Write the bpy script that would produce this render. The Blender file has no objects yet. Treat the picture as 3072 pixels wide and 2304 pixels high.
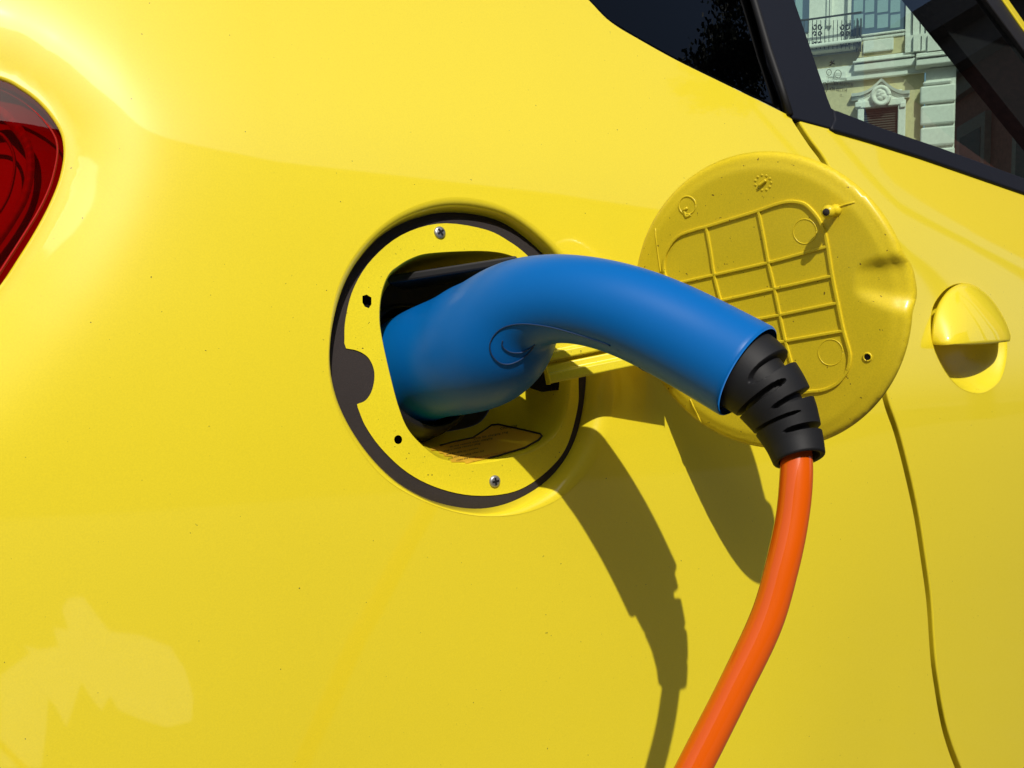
import bpy, bmesh, math, random
import numpy as np
from mathutils import Vector
from mathutils.bvhtree import BVHTree
from mathutils.geometry import delaunay_2d_cdt

random.seed(7); RNG = np.random.default_rng(7)
scene = bpy.context.scene
Z0 = 0.85                      # height of the charging port above the ground (all coordinates below are relative to it)

# ------------------------------------------------------------------ camera
W, H, FPX = 3072.0, 2304.0, 2556.0
YAW, PITCH = math.radians(26), math.radians(-3)
F = np.array([math.sin(YAW) * math.cos(PITCH), math.cos(YAW) * math.cos(PITCH), math.sin(PITCH)])
R = np.array([math.cos(YAW), -math.sin(YAW), 0.0])
U = np.cross(R, F)
def ray(px, py):
    return F + R * (px - W / 2) / FPX + U * (H / 2 - py) / FPX
CAM = -ray(1420, 1065) * 0.462
cam_d = bpy.data.cameras.new('camera'); cam = bpy.data.objects.new('camera', cam_d)
scene.collection.objects.link(cam); scene.camera = cam
cam.location = (CAM[0], CAM[1], CAM[2] + Z0)
cam.rotation_euler = (math.radians(90) + PITCH, 0, -YAW)
cam_d.sensor_width = 36; cam_d.lens = 36 * FPX / W
cam_d.clip_start = 0.01; cam_d.clip_end = 500

# ------------------------------------------------------------------ light
SUN_TRAVEL = Vector((0.238, 0.658, -0.672)).normalized()
world = bpy.data.worlds.new('World'); scene.world = world; world.use_nodes = True
wn = world.node_tree.nodes; wl = world.node_tree.links
sky = wn.new('ShaderNodeTexSky'); sky.sky_type = 'NISHITA'; sky.sun_disc = False
sky.sun_elevation = math.asin(-SUN_TRAVEL.z)
sky.sun_rotation = math.atan2(-SUN_TRAVEL.x, -SUN_TRAVEL.y)
sky.air_density = 1.0; sky.dust_density = 2.0; sky.ozone_density = 1.2
bg = wn['Background']; bg.inputs['Strength'].default_value = 0.115
wl.new(sky.outputs[0], bg.inputs[0])
sun_d = bpy.data.lights.new('sun', 'SUN'); sun = bpy.data.objects.new('sun', sun_d)
scene.collection.objects.link(sun); sun_d.energy = 3.95; sun_d.angle = math.radians(0.53)
sun_d.color = (1.0, 0.955, 0.88)
sun.rotation_euler = SUN_TRAVEL.to_track_quat('-Z', 'Y').to_euler()
sun.location = (-2, -6, 8)
scene.view_settings.view_transform = 'Standard'; scene.view_settings.look = 'None'
scene.view_settings.exposure = -0.02; scene.view_settings.gamma = 1.0
scene.view_settings.use_curve_mapping = False
scene.cycles.max_bounces = 10; scene.cycles.transparent_max_bounces = 16

# ------------------------------------------------------------------ materials
def new_mat(name):
    m = bpy.data.materials.new(name); m.use_nodes = True
    return m, m.node_tree.nodes, m.node_tree.links, m.node_tree.nodes['Principled BSDF']
def plain(name, col, rough=0.5, coat=0.0, metal=0.0, bump=0.0, bscale=800, var=0.0, spec=0.5, coat_rough=0.04, coat_ior=1.5, grain=0.0, specks=0.0, speck_col=(0.05, 0.035, 0.01), speck_scale=420):
    m, n, l, b = new_mat(name)
    b.inputs['Base Color'].default_value = (*col, 1); b.inputs['Roughness'].default_value = rough
    b.inputs['Metallic'].default_value = metal; b.inputs['Coat Weight'].default_value = coat
    b.inputs['Coat Roughness'].default_value = coat_rough; b.inputs['Specular IOR Level'].default_value = spec
    b.inputs['Coat IOR'].default_value = coat_ior
    tc = n.new('ShaderNodeTexCoord'); colour = None
    if var > 0:
        t = n.new('ShaderNodeTexNoise'); t.inputs['Scale'].default_value = 14; t.inputs['Detail'].default_value = 6
        l.new(tc.outputs['Object'], t.inputs['Vector'])
        r = n.new('ShaderNodeValToRGB'); r.color_ramp.elements[0].position = 0.35; r.color_ramp.elements[1].position = 0.7
        r.color_ramp.elements[0].color = (*[c * (1 - var) for c in col], 1); r.color_ramp.elements[1].color = (*col, 1)
        l.new(t.outputs['Fac'], r.inputs['Fac']); colour = r.outputs['Color']
    if specks > 0:
        v = n.new('ShaderNodeTexNoise'); v.inputs['Scale'].default_value = speck_scale; v.inputs['Detail'].default_value = 2
        l.new(tc.outputs['Object'], v.inputs['Vector'])
        r2 = n.new('ShaderNodeValToRGB'); r2.color_ramp.elements[0].position = 1.0 - specks; r2.color_ramp.elements[1].position = 1.0 - specks + 0.03
        l.new(v.outputs['Fac'], r2.inputs['Fac'])
        mx = n.new('ShaderNodeMix'); mx.data_type = 'RGBA'
        l.new(r2.outputs['Color'], mx.inputs['Factor'])
        if colour: l.new(colour, mx.inputs['A'])
        else: mx.inputs['A'].default_value = (*col, 1)
        mx.inputs['B'].default_value = (*speck_col, 1); colour = mx.outputs['Result']
    if grain > 0:
        gn = n.new('ShaderNodeTexNoise'); gn.inputs['Scale'].default_value = 1400; gn.inputs['Detail'].default_value = 1
        l.new(tc.outputs['Object'], gn.inputs['Vector'])
        gm = n.new('ShaderNodeMapRange'); gm.inputs['From Min'].default_value = 0.3; gm.inputs['From Max'].default_value = 0.7
        gm.inputs['To Min'].default_value = 1 - grain; gm.inputs['To Max'].default_value = 1 + grain; l.new(gn.outputs['Fac'], gm.inputs['Value'])
        hs = n.new('ShaderNodeHueSaturation'); l.new(gm.outputs['Result'], hs.inputs['Value'])
        if colour: l.new(colour, hs.inputs['Color'])
        else: hs.inputs['Color'].default_value = (*col, 1)
        colour = hs.outputs['Color']
    if colour: l.new(colour, b.inputs['Base Color'])
    if bump > 0:
        t = n.new('ShaderNodeTexNoise'); t.inputs['Scale'].default_value = bscale; t.inputs['Detail'].default_value = 3
        l.new(tc.outputs['Object'], t.inputs['Vector'])
        bp = n.new('ShaderNodeBump'); bp.inputs['Strength'].default_value = bump; bp.inputs['Distance'].default_value = 0.0004
        l.new(t.outputs['Fac'], bp.inputs['Height']); l.new(bp.outputs['Normal'], b.inputs['Normal'])
    return m
YEL = (0.81, 0.650, 0.020)
M = {}
M['paint'] = plain('yellow_clearcoat_paint', YEL, rough=0.42, coat=1.0, coat_rough=0.038, spec=0.3, coat_ior=1.65, grain=0.03, bump=0.012, bscale=260, specks=0.235, speck_scale=520)
M['paint_in'] = plain('yellow_inner_paint', (0.80, 0.655, 0.018), rough=0.42, coat=0.35, coat_rough=0.15, spec=0.3, grain=0.05, bump=0.03, bscale=300, var=0.06, specks=0.27, speck_scale=600)
M['paint_lid'] = plain('dusty_yellow_lid_paint', (0.76, 0.58, 0.016), rough=0.45, coat=0.25, coat_rough=0.2, spec=0.3, grain=0.06, bump=0.05, bscale=400, var=0.12, specks=0.285, speck_scale=420, speck_col=(0.16, 0.09, 0.01))
M['seal'] = plain('brown_black_foam_seal', (0.030, 0.022, 0.020), rough=0.9, bump=0.6, bscale=1500, var=0.3)
M['black'] = plain('black_plastic', (0.012, 0.011, 0.011), rough=0.45, spec=0.3)
M['black_matt'] = plain('matt_black_shade', (0.008, 0.007, 0.007), rough=0.9, spec=0.1)  # flat black standing in for shade in gaps, holes and the hinge slot
M['trim'] = plain('dark_navy_trim', (0.008, 0.009, 0.014), rough=0.55, spec=0.22, bump=0.03, bscale=1500)
M['rubber'] = plain('black_rubber', (0.009, 0.009, 0.010), rough=0.6, spec=0.3, bump=0.06, bscale=900, var=0.25)
M['blue'] = plain('satin_blue_plastic', (0.0001, 0.118, 0.405), rough=0.40, spec=0.22, bump=0.02, bscale=1800, var=0.05)
M['blue_seam'] = plain('dark_blue_seam', (0.002, 0.03, 0.10), rough=0.6)
M['orange'] = plain('glossy_orange_cable', (0.64, 0.090, 0.0003), rough=0.4, spec=0.1, coat=1.0, coat_rough=0.035, bump=0.02, bscale=120)
M['steel'] = plain('zinc_screw', (0.42, 0.42, 0.43), rough=0.4, metal=0.8, bump=0.2, bscale=1200, var=0.3)
M['rust'] = plain('dull_primer', (0.28, 0.13, 0.09), rough=0.6, var=0.4)
M['cabin'] = plain('dark_cabin_lining', (0.010, 0.010, 0.012), rough=0.9, spec=0.1)
M['mark'] = plain('black_glass_marking', (0.004, 0.004, 0.004), rough=0.7)

# ------------------------------------------------------------------ scene helpers
COL = scene.collection
def root(name, label, cat, loc=(0, 0, 0), group=None):
    o = bpy.data.objects.new(name, None); COL.objects.link(o); o.location = loc; o.empty_display_size = 0.1
    o['label'] = label; o['category'] = cat
    if group: o['group'] = group
    return o
def top_of(p):
    while p.parent: p = p.parent
    return p
def mk(name, verts, faces, mat, parent=None, smooth=True, normals=None, rel=True, sharp=None):
    v = np.asarray(verts, float).copy()
    if rel: v[:, 2] += Z0
    if parent is not None:
        v -= np.array(top_of(parent).location)
    me = bpy.data.meshes.new(name); me.from_pydata(v.tolist(), [], [list(map(int, f)) for f in faces]); me.update()
    me.materials.append(mat)
    if smooth:
        me.polygons.foreach_set('use_smooth', [True] * len(me.polygons))
        if sharp is not None: me.set_sharp_from_angle(angle=math.radians(sharp))
    if normals is not None: me.normals_split_custom_set_from_vertices([tuple(n) for n in normals])
    o = bpy.data.objects.new(name, me); COL.objects.link(o)
    if parent is not None: o.parent = parent
    return o
def norm(v):
    v = np.asarray(v, float); return v / max(1e-12, np.linalg.norm(v))
def cr(pts, n):
    """Catmull-Rom resample of a list of rows, n samples in all"""
    P = np.asarray(pts, float); P = np.vstack([2 * P[0] - P[1], P, 2 * P[-1] - P[-2]])
    out = []; m = len(P) - 3
    for t in np.linspace(0, m - 1e-9, n):
        i = int(t); u = t - i; a, b, c, d = P[i:i + 4]
        out.append(0.5 * (2 * b + (c - a) * u + (2 * a - 5 * b + 4 * c - d) * u * u + (3 * b - a - 3 * c + d) * u ** 3))
    return np.array(out)
def cr_closed(pts, n):
    P = np.asarray(pts, float); m = len(P); out = []
    for t in np.linspace(0, m, n, endpoint=False):
        i = int(t); u = t - i; a, b, c, d = P[(i - 1) % m], P[i % m], P[(i + 1) % m], P[(i + 2) % m]
        out.append(0.5 * (2 * b + (c - a) * u + (2 * a - 5 * b + 4 * c - d) * u * u + (3 * b - a - 3 * c + d) * u ** 3))
    return np.array(out)
def tube(path, radii, nseg=16, caps=True, up=None):
    P = np.asarray(path, float); n = len(P)
    rr = np.full(n, radii) if np.isscalar(radii) else np.asarray(radii, float)
    T = np.gradient(P, axis=0); T /= np.linalg.norm(T, axis=1)[:, None]
    ref = np.array(up if up is not None else (0.0, 0.0, 1.0))
    if abs(T[0] @ ref) > 0.95 and up is None: ref = np.array([1.0, 0, 0])
    A = norm(ref - T[0] * (ref @ T[0])); V = []; frames = []
    for i in range(n):
        A = norm(A - T[i] * (A @ T[i])); B = np.cross(T[i], A); frames.append((A, B))
        for k in range(nseg):
            a = 2 * math.pi * k / nseg
            V.append(P[i] + rr[i] * (math.cos(a) * A + math.sin(a) * B))
    Fc = [(i * nseg + k, i * nseg + (k + 1) % nseg, (i + 1) * nseg + (k + 1) % nseg, (i + 1) * nseg + k) for i in range(n - 1) for k in range(nseg)]
    if caps:
        Fc.append(tuple(range(nseg))[::-1]); Fc.append(tuple(range((n - 1) * nseg, n * nseg)))
    return np.array(V), Fc
def loft(loops, closed=True):
    n = len(loops[0]); V = np.vstack(loops); Fc = []
    for i in range(len(loops) - 1):
        for k in range(n if closed else n - 1):
            Fc.append((i * n + k, i * n + (k + 1) % n, (i + 1) * n + (k + 1) % n, (i + 1) * n + k))
    return V, Fc
def box(c, s, ax=None):
    ax = np.eye(3) if ax is None else np.asarray(ax)
    V = [np.asarray(c) + sum(ax[i] * s[i] / 2 * sg[i] for i in range(3)) for sg in
         ((-1, -1, -1), (1, -1, -1), (1, 1, -1), (-1, 1, -1), (-1, -1, 1), (1, -1, 1), (1, 1, 1), (-1, 1, 1))]
    return np.array(V), [(0, 3, 2, 1), (4, 5, 6, 7), (0, 1, 5, 4), (1, 2, 6, 5), (2, 3, 7, 6), (3, 0, 4, 7)]
def join(*vf):
    V = []; Fc = []; o = 0
    for v, f in vf:
        V.append(np.asarray(v)); Fc += [tuple(i + o for i in q) for q in f]; o += len(v)
    return np.vstack(V), Fc
def bevel(o, w, seg=2):
    b = o.modifiers.new('bevel', 'BEVEL'); b.width = w; b.segments = seg; b.limit_method = 'ANGLE'; b.angle_limit = math.radians(35)
    return o

# ------------------------------------------------------------------ the body side as a height field y = S(x, z)
def interp(x, xs, ys): return np.interp(x, xs, ys)
LAMP_PX = [(0, 214), (66, 247), (121, 289), (163, 338), (190, 386), (199, 434), (196, 482), (181, 543), (151, 615), (109, 693), (60, 772), (0, 862),
           (-110, 1000), (-230, 1100), (-340, 1080), (-420, 900), (-440, 620), (-400, 380), (-300, 230), (-150, 180)]
def S0(x, z):
    x = np.asarray(x, float); z = np.asarray(z, float)
    def q2(t, lim): return np.where(np.abs(t) < lim, t * t, lim * (2 * np.abs(t) - lim))      # parabola that runs on straight
    y = 0.075 * x + 0.135 * z + 0.25 * q2(z, 0.2)
    y = y + np.where(x < -0.10, 0.55 * (x + 0.10) ** 2, 0.0)
    y = y + np.where(x > 0.20, 0.17 * q2(x - 0.20, 0.2), 0.0)
    zn = np.minimum(z - 0.03, 0.0); br = np.clip((0.20 - x) / 0.45, 0, 1); br = br * br * (3 - 2 * br)
    bf = np.clip((x - 0.20) / 0.18, 0, 1); bf = bf * bf * (3 - 2 * bf)
    y = y + (0.24 + 0.12 * br + 0.10 * bf) * q2(zn, 0.13)
    zc = interp(x, [-0.3, -0.17, -0.1, 0.066, 0.33, 0.5, 0.8], [0.118, 0.116, 0.109, 0.110, 0.097, 0.085, 0.06])
    w = 0.013
    return y + 0.16 * w * np.logaddexp(0, (z - zc) / w)
def hit(pxs, off=0.0, surf=None):
    surf = surf or S0
    P = np.asarray(pxs, float).reshape(-1, 2)
    D = F[None] + R[None] * ((P[:, :1] - W / 2) / FPX) + U[None] * ((H / 2 - P[:, 1:]) / FPX)
    lo = np.full(len(P), 0.15); hi = np.full(len(P), 1.6)
    for _ in range(46):
        t = (lo + hi) / 2; Q = CAM + D * t[:, None]
        inside = Q[:, 1] > surf(Q[:, 0], Q[:, 2]) + off
        hi = np.where(inside, t, hi); lo = np.where(inside, lo, t)
    return CAM + D * ((lo + hi) / 2)[:, None]
def hitxz(pxs, off=0.0, surf=None): return hit(pxs, off, surf)[:, [0, 2]]
LAMP = cr_closed(hitxz(LAMP_PX), 160)
def inpoly(P, poly):
    P = np.asarray(P); x, y = P[:, 0], P[:, 1]; ins = np.zeros(len(P), bool)
    a = poly; b = np.roll(poly, -1, axis=0)
    for (x1, y1), (x2, y2) in zip(a, b):
        c = (y1 > y) != (y2 > y)
        with np.errstate(divide='ignore', invalid='ignore'):
            ins ^= c & (x < (x2 - x1) * (y - y1) / (y2 - y1) + x1)
    return ins
def polydist(P, poly, closed=True):
    P = np.asarray(P, float); d = np.full(len(P), 1e9)
    a = poly; b = np.roll(poly, -1, axis=0)
    if not closed: a, b = poly[:-1], poly[1:]
    for p, q in zip(a, b):
        e = q - p; L = max(1e-15, e @ e); t = np.clip(((P - p) @ e) / L, 0, 1)
        d = np.minimum(d, np.hypot(*(P - p - t[:, None] * e).T))
    return d
def S(x, z):
    x = np.atleast_1d(np.asarray(x, float)); z = np.atleast_1d(np.asarray(z, float)); sh = np.broadcast(x, z).shape
    x = np.broadcast_to(x, sh).ravel(); z = np.broadcast_to(z, sh).ravel()
    y = S0(x, z)
    near = (x < -0.12)
    if near.any():
        P = np.c_[x[near], z[near]]; d = polydist(P, LAMP); d = np.where(inpoly(P, LAMP), 0, d)
        t = np.clip((0.030 - d), -0.03, 0.030); w = 0.0075
        g = w * np.logaddexp(0, t / w)                 # grows towards the lamp
        g2 = np.where(d < 0.005, (0.005 - d) ** 2 / 0.010, 0)
        y[near] = y[near] + 0.25 * (g - 0.8 * g2)
    return y.reshape(sh)
def Sn(x, z, e=4e-4):
    x = np.asarray(x, float); z = np.asarray(z, float)
    n = np.c_[(S(x + e, z) - S(x - e, z)) / (2 * e), -np.ones(len(x)), (S(x, z + e) - S(x, z - e)) / (2 * e)]
    return n / np.linalg.norm(n, axis=1)[:, None]

def densify(poly, step):
    out = []; n = len(poly)
    for i in range(n):
        a, b = poly[i], poly[(i + 1) % n]; k = max(1, int(np.hypot(*(b - a)) / step))
        out += [a + (b - a) * j / k for j in range(k)]
    return np.array(out)
def area2(p): return 0.5 * np.sum(p[:, 0] * np.roll(p[:, 1], -1) - np.roll(p[:, 0], -1) * p[:, 1])
def cdt(outer, holes=(), step=0.004, bstep=None, extra=None):
    bstep = bstep or step
    loops = [densify(np.asarray(outer, float), bstep)] + [densify(np.asarray(h, float), bstep) for h in holes]
    o = loops[0]; lo = o.min(0); hi = o.max(0)
    gx = np.arange(lo[0], hi[0], step); gz = np.arange(lo[1], hi[1], step * 0.866)
    G = np.array([(x + (0.5 * step if j % 2 else 0), z) for j, z in enumerate(gz) for x in gx])
    if extra is not None: G = np.vstack([G, extra])
    ok = inpoly(G, o)
    for h in loops[1:]: ok &= ~inpoly(G, h)
    G = G[ok]
    if len(G):
        ok = polydist(G, o) > 0.45 * bstep
        for h in loops[1:]: ok &= polydist(G, h) > 0.45 * bstep
        G = G[ok]
    pts = []; edges = []; base = 0; idx = []
    for L in loops:
        n = len(L); pts += [Vector(p * 1000) for p in L]; edges += [(base + i, base + (i + 1) % n) for i in range(n)]
        idx.append(list(range(base, base + n))); base += n
    pts += [Vector(p * 1000) for p in G]
    vs, es, fs, ov, oe, of = delaunay_2d_cdt(pts, edges, [], 0, 1e-6)
    V = np.array([(v.x, v.y) for v in vs]) / 1000; T = np.array(fs)
    c = V[T].mean(1); ok = inpoly(c, loops[0])
    for h in loops[1:]: ok &= ~inpoly(c, h)
    T = T[ok]
    a = np.cross(V[T[:, 1]] - V[T[:, 0]], V[T[:, 2]] - V[T[:, 0]]); T[a < 0] = T[a < 0][:, ::-1]
    return V, T, loops
def body_sheet(name, outer, holes, mat, parent, step=0.004, bstep=None, off=0.0, hem=None, hem_depth=0.006, surf=True, crown=None, nohem=()):
    """sheet lying on the body surface; hem = radius of the rolled edge"""
    V, T, loops = cdt(outer, holes, step, bstep)
    N = Sn(V[:, 0], V[:, 1])
    P = np.c_[V[:, 0], S(V[:, 0], V[:, 1]) + off, V[:, 1]]
    if crown: P = P + N * crown(V)[:, None]
    Vs = [P]; Ns = [N]; Fs = [tuple(t) for t in T]; base = len(P)
    if hem:
        for li, L in enumerate(loops):
            if li in nohem: continue
            n = len(L); e = np.roll(L, -1, 0) - np.roll(L, 1, 0); e /= np.linalg.norm(e, axis=1)[:, None] + 1e-12
            out = np.c_[e[:, 1], -e[:, 0]] * (1 if area2(L) > 0 else -1) * (1 if li == 0 else -1)
            n3 = Sn(L[:, 0], L[:, 1]); o3 = np.c_[out[:, 0], np.zeros(n), out[:, 1]]
            o3 = o3 - n3 * np.sum(o3 * n3, 1)[:, None]; o3 /= np.linalg.norm(o3, axis=1)[:, None]
            p3 = np.c_[L[:, 0], S(L[:, 0], L[:, 1]) + off, L[:, 1]]
            rings = []; rn = []
            for th in (0, 22, 45, 68, 90):
                t = math.radians(th)
                rings.append(p3 + o3 * hem * math.sin(t) - n3 * hem * (1 - math.cos(t))); rn.append(n3 * math.cos(t) + o3 * math.sin(t))
            rings.append(rings[-1] - n3 * hem_depth); rn.append(o3)
            v, f = loft(rings)
            rnv = np.vstack(rn); q0 = f[n * 2]; gn = np.cross(v[q0[1]] - v[q0[0]], v[q0[2]] - v[q0[0]]); sgn = gn @ rnv[q0[0]] > 0
            Fs += [tuple(i + base for i in (q[::-1] if not sgn else q)) for q in f]
            Vs.append(v); Ns.append(np.vstack(rn)); base += len(v)
    return mk(name, np.vstack(Vs), Fs, mat, parent, normals=np.vstack(Ns))

# ================================================================== THE CAR
car = root('car', 'bright yellow car flank with its round filler flap open and red tail lamp', 'car', (0.3, 0.4, 0.0))
CUT = [(2300, 200), (2385, 357), (2430, 425), (2480, 497), (2540, 640), (2590, 850), (2630, 1050), (2658, 1195), (2690, 1290), (2718, 1395), (2750, 1540), (2772, 1680), (2788, 1800), (2797, 1930), (2803, 1998), (2813, 2065), (2824, 2131), (2841, 2205), (2876, 2304), (2960, 2500)]
cut = cr(hitxz(CUT[1:]), 70)
GAP = 0.0092
en = np.gradient(cut, axis=0); en /= np.linalg.norm(en, axis=1)[:, None]
side = np.c_[-en[:, 1], en[:, 0]]; side *= np.sign(side[:, :1])          # towards the front of the car (+x)
cutL = cut - side * GAP * 0.5; cutR = cut + side * GAP * 0.5
BELT_Q = [(1600, -190), (1680, -80), (1764, 0), (1830, 66), (1921, 122), (2041, 188), (2192, 262), (2300, 315), (2372, 350)]
belt_q = cr(hitxz(BELT_Q), 40)
BELT_D = [(2386, 352), (2517, 388), (2764, 467), (3072, 575), (3500, 730)]
belt_d = hitxz(BELT_D)
# --- recess lip, seal and collar outlines
lip_c = hitxz([(1412, 1070)])[0]
LIP_PX = [(985, 1060), (1010, 870), (1085, 735), (1200, 638), (1345, 592), (1490, 612), (1620, 690), (1740, 820), (1815, 960), (1843, 1110), (1835, 1250), (1790, 1375), (1700, 1480), (1580, 1537), (1440, 1548), (1300, 1515), (1160, 1440), (1060, 1320), (1000, 1190)]
SEAL_PX = [(985, 1010), (1021, 880), (1071, 787), (1144, 708), (1237, 658), (1353, 637), (1483, 658), (1575, 714), (1660, 800), (1722, 920), (1752, 1050), (1756, 1160), (1735, 1285), (1698, 1371), (1636, 1445), (1544, 1501), (1452, 1525), (1360, 1519), (1267, 1490), (1175, 1433), (1083, 1335), (1015, 1220), (985, 1110)]
COLL_PX = [(1031, 1030), (1034, 960), (1058, 867), (1114, 778), (1206, 704), (1323, 671), (1452, 689), (1526, 726), (1581, 769), (1645, 840), (1700, 950), (1728, 1060), (1732, 1150), (1729, 1224), (1698, 1335), (1649, 1402), (1575, 1458), (1501, 1482), (1403, 1484), (1304, 1460), (1218, 1415), (1144, 1347), (1095, 1279), (1071, 1222), (1069, 1212), (1095, 1200), (1113, 1172), (1121, 1132), (1117, 1100), (1100, 1070), (1070, 1052), (1036, 1045)]
DREC = 0.011
lip = cr_closed(hitxz(LIP_PX), 128)
seal_o = cr_closed(hitxz(SEAL_PX, DREC), 128)
coll = hitxz(COLL_PX, DREC)
coll = np.vstack([cr(coll[:24], 100), cr(coll[24:], 28)])
def by_angle(poly, c, n=144):
    """resample a star-shaped loop at even angles round c"""
    d = densify(poly, 0.0006) - c; a = np.arctan2(d[:, 1], d[:, 0]); r = np.hypot(*d.T); o = np.argsort(a)
    t = np.linspace(-math.pi, math.pi, n, endpoint=False)
    rr = np.interp(t, a[o], r[o], period=2 * math.pi)
    return c + np.c_[np.cos(t), np.sin(t)] * rr[:, None]
def on_body(q, off): return np.c_[q[:, 0], S(q[:, 0], q[:, 1]) + off, q[:, 1]]
cc = (lip.mean(0) + seal_o.mean(0)) / 2
lipA = by_angle(lip, cc); sealA = by_angle(seal_o, cc)

left = -0.36; bottom = -0.58
q_outer = np.vstack([belt_q, cutL, [[cutL[-1][0], bottom], [left, bottom], [left, belt_q[0][1]]]])
quarter = body_sheet('quarter_panel', q_outer, [lipA, LAMP], M['paint'], car, step=0.0045, bstep=0.0035, hem=0.0015, hem_depth=0.010, nohem=(1,))
# recess wall
rings = []
for a, b in ((-0.012, 0), (0.0, 0.0), (0.18, 0.012), (0.34, 0.045), (0.48, 0.11), (0.6, 0.2), (0.71, 0.34), (0.81, 0.52), (0.9, 0.74), (0.96, 0.9), (1.0, 1.0), (1.02, 1.25)):
    q = lipA + (sealA - lipA) * a; rings.append(on_body(q, DREC * b - (0.0002 if a <= 0 else 0)))
v, f = loft(rings)
recess = mk('filler_recess', v, [q[::-1] for q in f], M['paint'], car)
# seal ring with its round tab
V, T, _ = cdt(sealA, [coll.mean(0) + (coll - coll.mean(0)) * 0.965], 0.003, 0.002)
hgt = 0.0006 * np.clip(polydist(V, sealA) / 0.0014, 0, 1) ** 0.5
P = on_body(V, DREC - 0.0002) - np.c_[np.zeros(len(V)), hgt, np.zeros(len(V))]
seal = mk('seal_ring', P, T, M['seal'], car)
# collar plate with aperture
APER_PX = [(1230, 776), (1280, 761), (1390, 754), (1470, 755), (1532, 768), (1610, 805), (1668, 870), (1698, 960), (1710, 1060), (1708, 1160), (1695, 1240), (1667, 1300), (1612, 1346), (1532, 1372), (1452, 1388), (1390, 1391), (1329, 1381), (1280, 1350), (1224, 1292), (1194, 1224), (1169, 1132), (1144, 1021), (1135, 953), (1141, 880), (1163, 824), (1194, 797)]
aper = cr_closed(hitxz(APER_PX, DREC), 150)
ac = aper.mean(0); apA = by_angle(aper, ac, 180)
HOLE1 = hitxz([(1085, 888), (1098, 884), (1112, 893), (1112, 913), (1104, 925), (1092, 920), (1085, 908)], DREC)
def circ_px(x, y, r, n=20, sy=1.12): return [(x + r * math.cos(2 * math.pi * k / n), y + r * sy * math.sin(2 * math.pi * k / n)) for k in range(n)]
HOLE2 = hitxz(circ_px(1192, 1318, 12), DREC)
V, T, _ = cdt(coll, [apA, HOLE1, HOLE2], 0.003, 0.002)
collar = mk('collar', on_body(V, DREC - 0.0014), T, M['paint_in'], car, normals=Sn(V[:, 0], V[:, 1]))
# pocket
INN_PX = [(1237, 1307), (1310, 1298), (1390, 1285), (1440, 1264), (1470, 1218), (1488, 1130), (1492, 1000), (1480, 900), (1430, 840), (1330, 815), (1230, 820), (1160, 860), (1125, 960), (1120, 1080), (1150, 1200), (1190, 1280)]
DPOC = 0.062
inner = cr_closed(hitxz(INN_PX, DPOC), 90); ic = inner.mean(0)
inA = by_angle(inner, ic, 180)
rings = []
for a, b in ((-0.0, 0), (0.045, 0.012), (0.085, 0.045), (0.125, 0.105), (0.17, 0.19), (0.25, 0.31), (0.36, 0.44), (0.5, 0.58), (0.66, 0.72), (0.83, 0.86), (1.0, 1.0)):
    q = apA + (inA - apA) * a; rings.append(on_body(q, DREC - 0.0014 + (DPOC - DREC) * b))
v, f = loft(rings)
pocket = mk('filler_pocket', v, [q[::-1] for q in f], M['paint_in'], car)
bp = np.vstack([on_body(inA, DPOC), on_body(ic[None], DPOC + 0.004)])
n = len(inA)
back = mk('pocket_back', bp, [(i, (i + 1) % n, n) for i in range(n)], M['black'], car)
pocket_bvh = BVHTree.FromPolygons([Vector(p) for p in v], [q[::-1] for q in f])
# screws
def screw(px, py, rot):
    p = hit([(px, py)], DREC - 0.0021)[0]; nn = Sn([p[0]], [p[2]])[0]
    a = norm(np.cross([0, 0, 1], nn)); b = np.cross(nn, a); prof = [(0.0034, -0.0008), (0.0034, 0.0), (0.0031, 0.0005), (0.0022, 0.0008), (0.0, 0.0009)]
    rings = [np.array([p + nn * h + (a * math.cos(t) + b * math.sin(t)) * r for t in np.linspace(0, 2 * math.pi, 20, endpoint=False)]) for r, h in prof]
    v, f = loft(rings); s = mk('screw', v, [q[::-1] for q in f], M['steel'], collar)
    A = a * math.cos(rot) + b * math.sin(rot); B = np.cross(nn, A)
    v, f = join(box(p + nn * 0.0008, (0.0042, 0.0011, 0.0006), (A, B, nn)), box(p + nn * 0.00082, (0.0011, 0.0042, 0.0006), (A, B, nn)))
    mk('screw_cross', v, f, M['black'], collar, smooth=False)
screw(1320, 697, 0.6); screw(1485, 1444, 0.12)
# small hole backings and dull lip patch
bb = hit([(1080, 880), (1120, 880), (1120, 935), (1080, 935)], DREC + 0.004); mk('hole_backing', bb, [(0, 3, 2, 1)], M['black_matt'], car, smooth=False)
bb = hit([(1175, 1300), (1212, 1300), (1212, 1338), (1175, 1338)], DREC + 0.004); mk('hole_backing', bb, [(0, 3, 2, 1)], M['black_matt'], car, smooth=False)

# --- rear door panel
d_outer = np.vstack([belt_d, [[0.80, belt_d[-1][1]], [0.80, bottom], [cutR[-1][0], bottom]], cutR[::-1]])
HREC_PX = [(2793, 985), (2797, 930), (2815, 893), (2845, 863), (2885, 851), (2930, 864), (2970, 895), (3000, 940), (3014, 985), (3020, 1040), (3014, 1095), (2998, 1140), (2965, 1170), (2930, 1179), (2885, 1165), (2850, 1133), (2820, 1085), (2800, 1035)]
hrec = cr_closed(hitxz(HREC_PX), 90)
door = body_sheet('rear_door', d_outer, [hrec], M['paint'], car, step=0.0045, bstep=0.0035, hem=0.0015, hem_depth=0.010, nohem=(1,))
hc = hrec.mean(0); hr = by_angle(hrec, hc, 90)
th_ = np.arctan2(hr[:, 1] - hc[1], hr[:, 0] - hc[0]); wst = (0.5 + 0.5 * np.cos(th_ - 2.55)) ** 1.2
rings = []
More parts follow.
